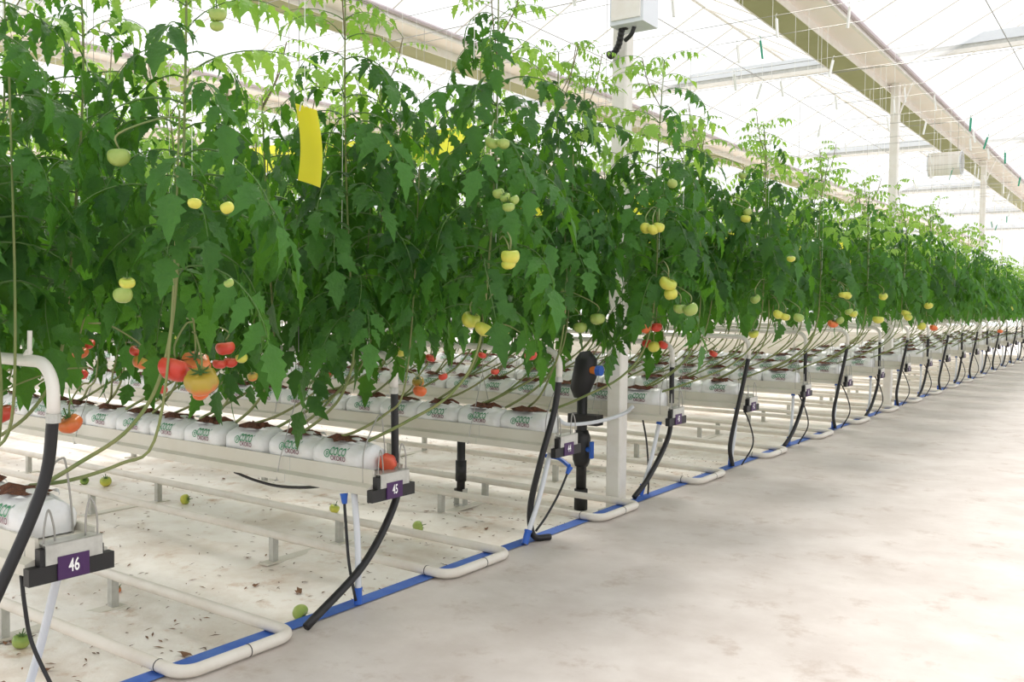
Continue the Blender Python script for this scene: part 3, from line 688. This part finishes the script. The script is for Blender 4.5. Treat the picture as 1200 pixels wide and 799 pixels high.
def detailed(row, num, xb, xt, yo, zt, zfol, seed, dens=.025, zf0=1.27):
    rng = random.Random(seed); yb = RC(row)+rng.uniform(-.03, .03); base = Vector((xb, yb, .775))
    t = thing('tomato_plant', 'tall leafy tomato plant, %s from the path end of the row signed %s' % (ORD[num], WORD(row)), 'plant', base, 'tomato plants of the row signed %s' % WORD(row))
    path = stem_path(xb, yb, xt, RC(row)+yo, zt, rng)
    b = MB(); b.tube(rel(path, base), [.0085-.005*(k/len(path)) for k in range(len(path))], 7)
    b.obj('stem', 'stem', t, True)
    for (p, az, size, young) in nodes(path, rng, zf0, zfol, dens):
        mid = p+Vector((math.cos(az), math.sin(az), 0))*.22*size+Vector((0, 0, -.02))
        if hides_fruit(mid, .10) or hides_fruit(p+Vector((math.cos(az), math.sin(az), -.25))*.36*size, .085): continue
        me = rng.choice(YOUNG if young else LEAF)
        o = link('leaf', me, t, p-base); o.rotation_euler = (rng.uniform(-.25, .25), rng.uniform(-.2, .25) if p.z > 1.35 else rng.uniform(.1, .5), az); o.scale = (size,)*3
    # slender shoots at the top
    for k in range(rng.randint(1, 2)):
        a = rng.uniform(0, 6.28); q = path[-4-k]; h = rng.uniform(.25, .42)
        sp = spline([q, q+Vector((.08*math.cos(a), .08*math.sin(a), h*.5)), q+Vector((.12*math.cos(a), .12*math.sin(a), h))], 4)
        b = MB(); b.tube(rel(sp, base), .0032, 5); b.obj('shoot', 'shoot', t, True)
        for j in (3, 5, 7, 8):
            az = rng.uniform(0, 6.28); o = link('leaf', rng.choice(YOUNG), t, sp[min(j, len(sp)-1)]-base); o.rotation_euler = (0, rng.uniform(-.3, .3), az); o.scale = (rng.uniform(.3, .6),)*3
    PLANTS.append((t, row, xt, RC(row)+yo)); return t
def proto(seed, yo, zt, zfol):
    rng = random.Random(seed); path = stem_path(0, 0, .45, yo, zt, rng)
    path = [p-Vector((0, 0, .775)) for p in path]
    s = MB(); s.tube(path, [.0085-.005*(k/len(path)) for k in range(len(path))], 5)
    f = MB()
    for (p, az, size, young) in nodes([q+Vector((0, 0, .775)) for q in path], rng, 1.52, zfol, .030):
        src = rng.choice(YOUNG_LO if young else LEAF_LO)
        mtx = Matrix.Translation(p-Vector((0, 0, .775))) @ Euler((rng.uniform(-.25, .25), rng.uniform(-.2, .3), az)).to_matrix().to_4x4() @ Matrix.Scale(size*1.05, 4)
        n = len(f.v); f.v += [tuple(mtx @ Vector(v)) for v in src.v]
        for fc, mi in zip(src.f, src.mi): f.f.append(tuple(i+n for i in fc)); f.mi.append(2 if mi else (1 if young else 0))
    return s.mesh('stem', 'stem', True), f.mesh('foliage', ['leaf', 'young', 'rachis'], True)
PROTO = [proto(900+k, (.28 if k % 2 else -.28), 2.6+.3*((k*37) % 5)/5, 2.0+.06*(k % 3)) for k in range(8)]
def simple(row, num, xb, k, scale=1.0):
    s, f = PROTO[k]
    t = thing('tomato_plant', 'tall leafy tomato plant, %s from the path end of the row signed %s' % (ORD[num], WORD(row)), 'plant', (xb, RC(row)+rnd.uniform(-.03, .03), .775), 'tomato plants of the row signed %s' % WORD(row))
    link('stem', s, t); o = link('foliage', f, t); o['kind'] = 'stuff'
    t.scale = (1, 1, scale); t.rotation_euler.z = rnd.uniform(-.15, .15)
    PLANTS.append((t, row, xb+.45, RC(row)+(.28 if k % 2 else -.28)))
sd_ = 1
NDET = {0: 5, 1: 13, 2: 8, 3: 5, 4: 4, 5: 3, 6: 3, 7: 2}
NTOT = {0: 5, 1: 13, 2: 18, 3: 18, 4: 15, 5: 12, 6: 10, 7: 9}
for row in range(ROWS):
    nd = NDET.get(row, 0)
    for k in range(NTOT.get(row, 7)):
        far = k % 2 == 0
        x0 = (.22, .28, .42)[row] if row < 3 else .48
        if k < nd:
            xt = x0-.33*k+rnd.uniform(-.05, .05)+(.06 if far else .02); yo = .28 if far else -.26
            if row == 3 and not far: yo = -.10
            zt, zf = 2.6+rnd.uniform(0, .25), 1.95+rnd.uniform(0, .15)
            if row == 0: zt, zf = 2.85, 2.0
            if row == 1:
                if k < 2: zt, zf = 3.02-.12*k, 2.45-.1*k
                elif k == 2: zt, zf = 2.7, 2.2
                elif k < 6: zt, zf = 2.42+rnd.uniform(0, .12), 1.95
                else: zt, zf = 2.75, 2.0
            if row == 2 and k < 3: zt, zf = 2.95, 2.35
            if row == 3: zt, zf = 2.8-.03*k, 2.2
            detailed(row, k, min(-.16, xt-.55), xt, yo, zt, zf, 1000+row*50+k, zf0=(1.33 if row == 0 else (1.40 if k == 0 else 1.25) if row == 1 else (1.30 if k < 2 else 1.40) if row == 2 else 1.50))
        else:
            sc = (1.02 if row < 11 else .88)*rnd.uniform(.95, 1.04)
            kk = rnd.randrange(4)*2+(1 if far else 0)
            simple(row, k, x0-.36*k-.45+rnd.uniform(-.06, .06), kk, sc)

# fruit hangs on the nearest plant of its row
for n_, (p, r, k, row, dep) in enumerate(FRW):
    best = min((q for q in PLANTS if q[1] == row), key=lambda q: (q[2]-p.x)**2+(q[3]-p.y)**2)
    t = best[0]; loc = (p-t.location); loc.z /= t.scale.z
    c_, s_ = math.cos(-t.rotation_euler.z), math.sin(-t.rotation_euler.z); loc = Vector((loc.x*c_-loc.y*s_, loc.x*s_+loc.y*c_, loc.z))
    me = TOM[k][n_ % len(TOM[k])]
    o = link('tomato', me, t, loc); o.scale = (r, r, r/t.scale.z); rr = random.Random(n_)
    o.rotation_euler = (rr.uniform(-.5, .5), rr.uniform(-.5, .5), rr.uniform(0, 6)); o['label'] = CNAME[k]+' tomato'
    link('calyx', CALYX, o)
    if r > .03:
        b = MB(); tp = Vector((0, 0, r*.6)); rad = Vector((best[2], best[3], p.z+.1))-p
        if rad.length > .35: rad = rad.normalized()*.35
        b.tube(spline([loc+tp, loc+tp+Vector((0, 0, .05)), loc+rad*.6+Vector((0, 0, .09)), loc+rad+Vector((0, 0, .06))], 5), .0035, 5); b.obj('fruit_stalk', 'stem', t, True)

# loose stems layered along the gutters, seen between bags and foliage
for row in range(0, 6):
    for k in range({0: 3, 1: 8, 2: 9, 3: 8}.get(row, 6)):
        rr = random.Random(row*31+k); x = -.35-.36*k; base = Vector((x, RC(row)+rr.uniform(-.05, .05), .775))
        best = min((q for q in PLANTS if q[1] == row), key=lambda q: abs(q[2]-(x+.5))); t = best[0]
        L = rr.uniform(.35, .8); s = rr.choice((-1, 1)); h = rr.uniform(.15, .4)
        pts = spline([base, base+Vector((L*.3, s*.04, h*.25)), base+Vector((L*.6, s*.1, h*.7)), base+Vector((L*.85, s*.12, h*1.3)), base+Vector((L*.95, s*.14, h*1.3+.4)), base+Vector((L*.95+.02, s*.16, h*1.3+1.1))], 5)
        b = MB(); b.tube(rel(pts, t.location), [.0078-.0045*j/len(pts) for j in range(len(pts))], 6); o = b.obj('side_stem', 'stem', None, True); o.parent = t
        o.rotation_euler.z = -t.rotation_euler.z
# ------------------------------------------------------------------ trellis wires and twine
ZW = 3.95
tw_cache = {}
def twine_mesh(L):
    L = round(L, 1)
    if L not in tw_cache:
        b = MB(); b.tube([(0, 0, 0), (.004, .002, -L*.5), (0, 0, -L)], .0016, 4, False); tw_cache[L] = b.mesh('twine', 'twine')
    return tw_cache[L]
b = MB(); b.tube([(0, 0, .02), (.015, 0, .0), (.01, 0, -.03)], .003, 5); b.box((-.002, -.012, -.2), (.012, .012, -.03)); HOOKW = b.mesh('twine_hook', 'twine')
b = MB(); b.tube([(0, 0, .02), (.015, 0, .0), (.01, 0, -.03)], .003, 5); b.box((-.002, -.012, -.2), (.012, .012, -.03)); HOOKT = b.mesh('twine_hook', 'teal')
for row in range(ROWS):
    for s in (-1, 1):
        y = RC(row)+(.28*s if (row, s) != (3, -1) else -.40)
        t = thing('trellis_wire', 'taut trellis wire with hanging white twine on the %s side of the row signed %s' % ('path-start' if s < 0 else 'far', WORD(row)), 'wire', (0, y, ZW), 'trellis wires over the rows')
        b = MB(); b.tube([(-9 if row < 8 else -6, 0, 0), (1.1, 0, 0)], .003, 5, False); b.obj('wire', 'wire', t)
        for (q, r_, x, yy) in PLANTS:
            if r_ == row and (yy > RC(row)) == (s > 0): link('twine', twine_mesh(ZW-1.7), t, (x, 0, 0))
        for k in range(2):
            x = rnd.uniform(-1.0, 1.0); o = link('twine_hook', HOOKT if rnd.random() < .2 else HOOKW, t, (x, 0, 0)); o.rotation_euler = (rnd.uniform(-.3, .3), rnd.uniform(-.3, .3), rnd.uniform(0, 3))
        for k in range(2): link('twine', twine_mesh(rnd.uniform(.6, 1.6)), t, (rnd.uniform(.2, 1.05), 0, 0))

# roof cables
for k, (x, z) in enumerate(((-1.6, 4.6), (-2.9, 4.6), (-5.6, 4.6), (1.4, 4.7))):
    b = MB(); b.tube([(0, -5, 0), (0, 55, 0)], .006, 5, False); o = b.obj('roof_cable', 'wire'); o.location = (x, 0, z)
    tag(o, ('thin grey cable running along the house just behind the column line', 'thin grey cable running along the house before the second gutter beam', 'thin grey cable running along the house past the second gutter beam', 'thin grey cable running along the house above the concrete path')[k], 'cable', 'long roof cables')
for k, y in enumerate([3.8+4.3*j for j in range(7)]):
    b = MB(); b.tube([(-14, 0, 0), (8, 0, 0)], .006, 5, False); o = b.obj('cross_cable', 'wire'); o.location = (0, y, 4.55)
    tag(o, 'thin grey cable crossing the house above the rows near sign %s' % WORD(round((y-1.65)/1.6)), 'cable', 'cross cables under the roof')

# ------------------------------------------------------------------ yellow sticky traps
def sticky(name, corners, label, thick=.0015, curve=.02):
    "sheet through four corners (top-left, top-right, bottom-right, bottom-left), bowed"
    A, B, C_, D = [Vector(c) for c in corners]; nrm = (B-A).cross(D-A).normalized(); o0 = (A+B)/2; b = MB(); nu, nv = 6, 12
    for sgn in (0, 1):
        vs_ = []
        for j in range(nv+1):
            for i in range(nu+1):
                u, v = i/nu, j/nv; p = (A*(1-u)+B*u)*(1-v)+(D*(1-u)+C_*u)*v
                p = p+nrm*(curve*math.sin(PI*v)+curve*.6*math.sin(PI*u)+sgn*thick); vs_.append(p-o0)
        f = [(j*(nu+1)+i, j*(nu+1)+i+1, (j+1)*(nu+1)+i+1, (j+1)*(nu+1)+i) for j in range(nv) for i in range(nu)]
        b.add(vs_, f if sgn else [q[::-1] for q in f])
    t = thing(name, label, 'sticky trap', o0); b.obj('card', 'sticky', t, True); return t
YC = 2.55
t = sticky('sticky_trap', [at(346, 121, Y=YC), at(371, 129, Y=YC), at(375, 220, Y=YC), at(349, 211, Y=YC)], 'bright yellow curved sticky card hanging on twine before the leaves')
tp = at(357, 126, Y=YC); b = MB(); b.tube(rel([tp, tp+Vector((0, 0, ZW-tp.z))], t.location), .0016, 5); b.tube(rel(spline([tp+Vector((-.03, 0, -.01)), tp+Vector((0, -.012, .02)), tp+Vector((.03, 0, -.005))], 5), t.location), .003, 5); b.obj('hanging_twine', 'twine', t)
def ribbon(y, x0, x1, z, h, row):
    t = thing('sticky_ribbon', 'long yellow sticky ribbon strung among the leaves of the row signed %s' % WORD(row), 'sticky ribbon', (0, y, z), 'yellow sticky ribbons')
    b = MB(); n = 40; vs_ = []
    for k in range(n+1):
        x = x0+(x1-x0)*k/n; tw = .25*math.sin(x*1.7+y); zz = -.03*math.sin(x*2.1+y)
        vs_ += [(x, -tw*h/2, zz-h/2), (x, tw*h/2, zz+h/2)]
    b.add(vs_, [(2*k, 2*k+2, 2*k+3, 2*k+1) for k in range(n)]); b.obj('ribbon', 'sticky', t, True)
    for x in (x0+.2, (x0+x1)/2, x1-.2):
        b = MB(); b.tube([(x, 0, h/2-.04), (x, 0, ZW-z)], .0016, 4, False); b.obj('hanging_twine', 'twine', t)
ribbon(RC(2)+.28, -3.6, -1.0, 2.62, .22, 2)
for r_ in (3, 5, 7, 9, 11, 13): ribbon(RC(r_)+.28, -4, -.2, 2.26 if r_ < 11 else 2.1, .16, r_)

# ------------------------------------------------------------------ fallen fruit and litter
def fallen(px, py, pr, k, label, tilt):
    p = at(px, py, Z=GZ+.02); p = at(px, py, Z=gz(p.x, p.y)+.025); r = pr/F*(p-CAM).dot(cf)
    t = link('fallen_tomato', TOM[k][0], None, (p.x, p.y, gz(p.x, p.y)+r*.9)); t.scale = (r, r, r); t.rotation_euler = tilt
    tag(t, label, 'tomato'); link('calyx', CALYX, t)
fallen(25, 753, 10, 'g', 'ribbed green tomato lying under the gutter end signed 46', (.1, .1, 1))
fallen(352, 720, 9.5, 'g', 'green tomato lying against the blue tape at the path', (2.2, .3, 2))
fallen(124, 566, 6.5, 'y', 'yellow-green tomato resting between rails beside a flatter green one', (.2, .2, 0))
fallen(99, 564, 5, 'g', 'flattish green tomato resting left of a yellow-green one', (1.0, .3, 1))
fallen(217, 587, 6, 'y', 'lone yellow-green tomato near a rail support between rows 46 and 45', (1.4, .4, 2))
fallen(137, 689, 5, 'o', 'small orange tomato behind the rail support post', (.7, .1, 2))
fallen(59, 670, 5.5, 'y', 'green tomato half hidden behind the sign 46', (.3, .2, 2))
fallen(392, 597, 6, 'y', 'yellow tomato lying past the gutter signed 45 near its drip hose', (.3, .1, 2))
fallen(490, 619, 7, 'g', 'green tomato lying between the rows signed 45 and 44', (.8, 1.2, 2))
p = at(443, 538, X=-.075); r = 11.5/F*(p-CAM).dot(cf)
t = link('fallen_tomato', TOM['r'][0], None, (p.x, RC(1)+.03, .635+r*.75)); t.scale = (r, r, r); t.rotation_euler = (1.9, .3, .5); tag(t, 'ripe red tomato resting on the end of the gutter signed 45', 'tomato')

def dry_leaf_mesh(seed):
    r = random.Random(seed); b = MB(); n = 9; vs_ = [(0, 0, .012)]
    for k in range(n): a = 2*PI*k/n; q = r.uniform(.5, 1.2); vs_.append((.04*q*math.cos(a), .018*q*math.sin(a), .002+.016*r.random()))
    b.add(vs_, [(0, 1+k, 1+(k+1) % n) for k in range(n)]); return b.mesh('dry_leaf', 'litter', True)
DL = [dry_leaf_mesh(s) for s in range(5)]
for n_, (px, py, s) in enumerate(((218, 770, 1.3), (57, 786, .8), (350, 695, 1.1), (9, 755, .8), (300, 687, .9), (48, 661, .6), (120, 625, .7), (262, 562, .7), (395, 570, .8), (185, 592, .6), (290, 655, .7), (570, 620, .8), (535, 640, .8), (500, 600, .6))):
    p = at(px, py, Z=GZ); p = at(px, py, Z=gz(p.x, p.y)); o = link('dry_leaf', DL[n_ % 5], None, (p.x, p.y, gz(p.x, p.y)+.002)); o.scale = (s,)*3; o.rotation_euler.z = n_*1.3
    tag(o, 'shrivelled brown dead leaf lying on the white ground sheet', 'leaf', 'dead leaves on the ground sheet')
b = MB(); rr = random.Random(3)
for k in range(1500):
    x = -.3-rr.random()**1.6*6; y = rr.uniform(1.3, 9); z = gz(x, y)+.003; a = rr.uniform(0, 6.28); l = rr.uniform(.006, .03); wd = rr.uniform(.002, .007)
    if math.hypot(x+.39, y-6.19) < .2: continue
    c_, s_ = math.cos(a), math.sin(a)
    b.add([(x-l*c_, y-l*s_, z), (x+wd*s_, y-wd*c_, z+.004), (x+l*c_, y+l*s_, z+rr.uniform(0, .006)), (x-wd*s_, y+wd*c_, z+.003)], [(0, 1, 2), (0, 2, 3)])
o = b.obj('leaf_litter', 'litter'); o['kind'] = 'stuff'; tag(o, 'scattered brown crumbs of leaf litter over the white ground sheet', 'litter')
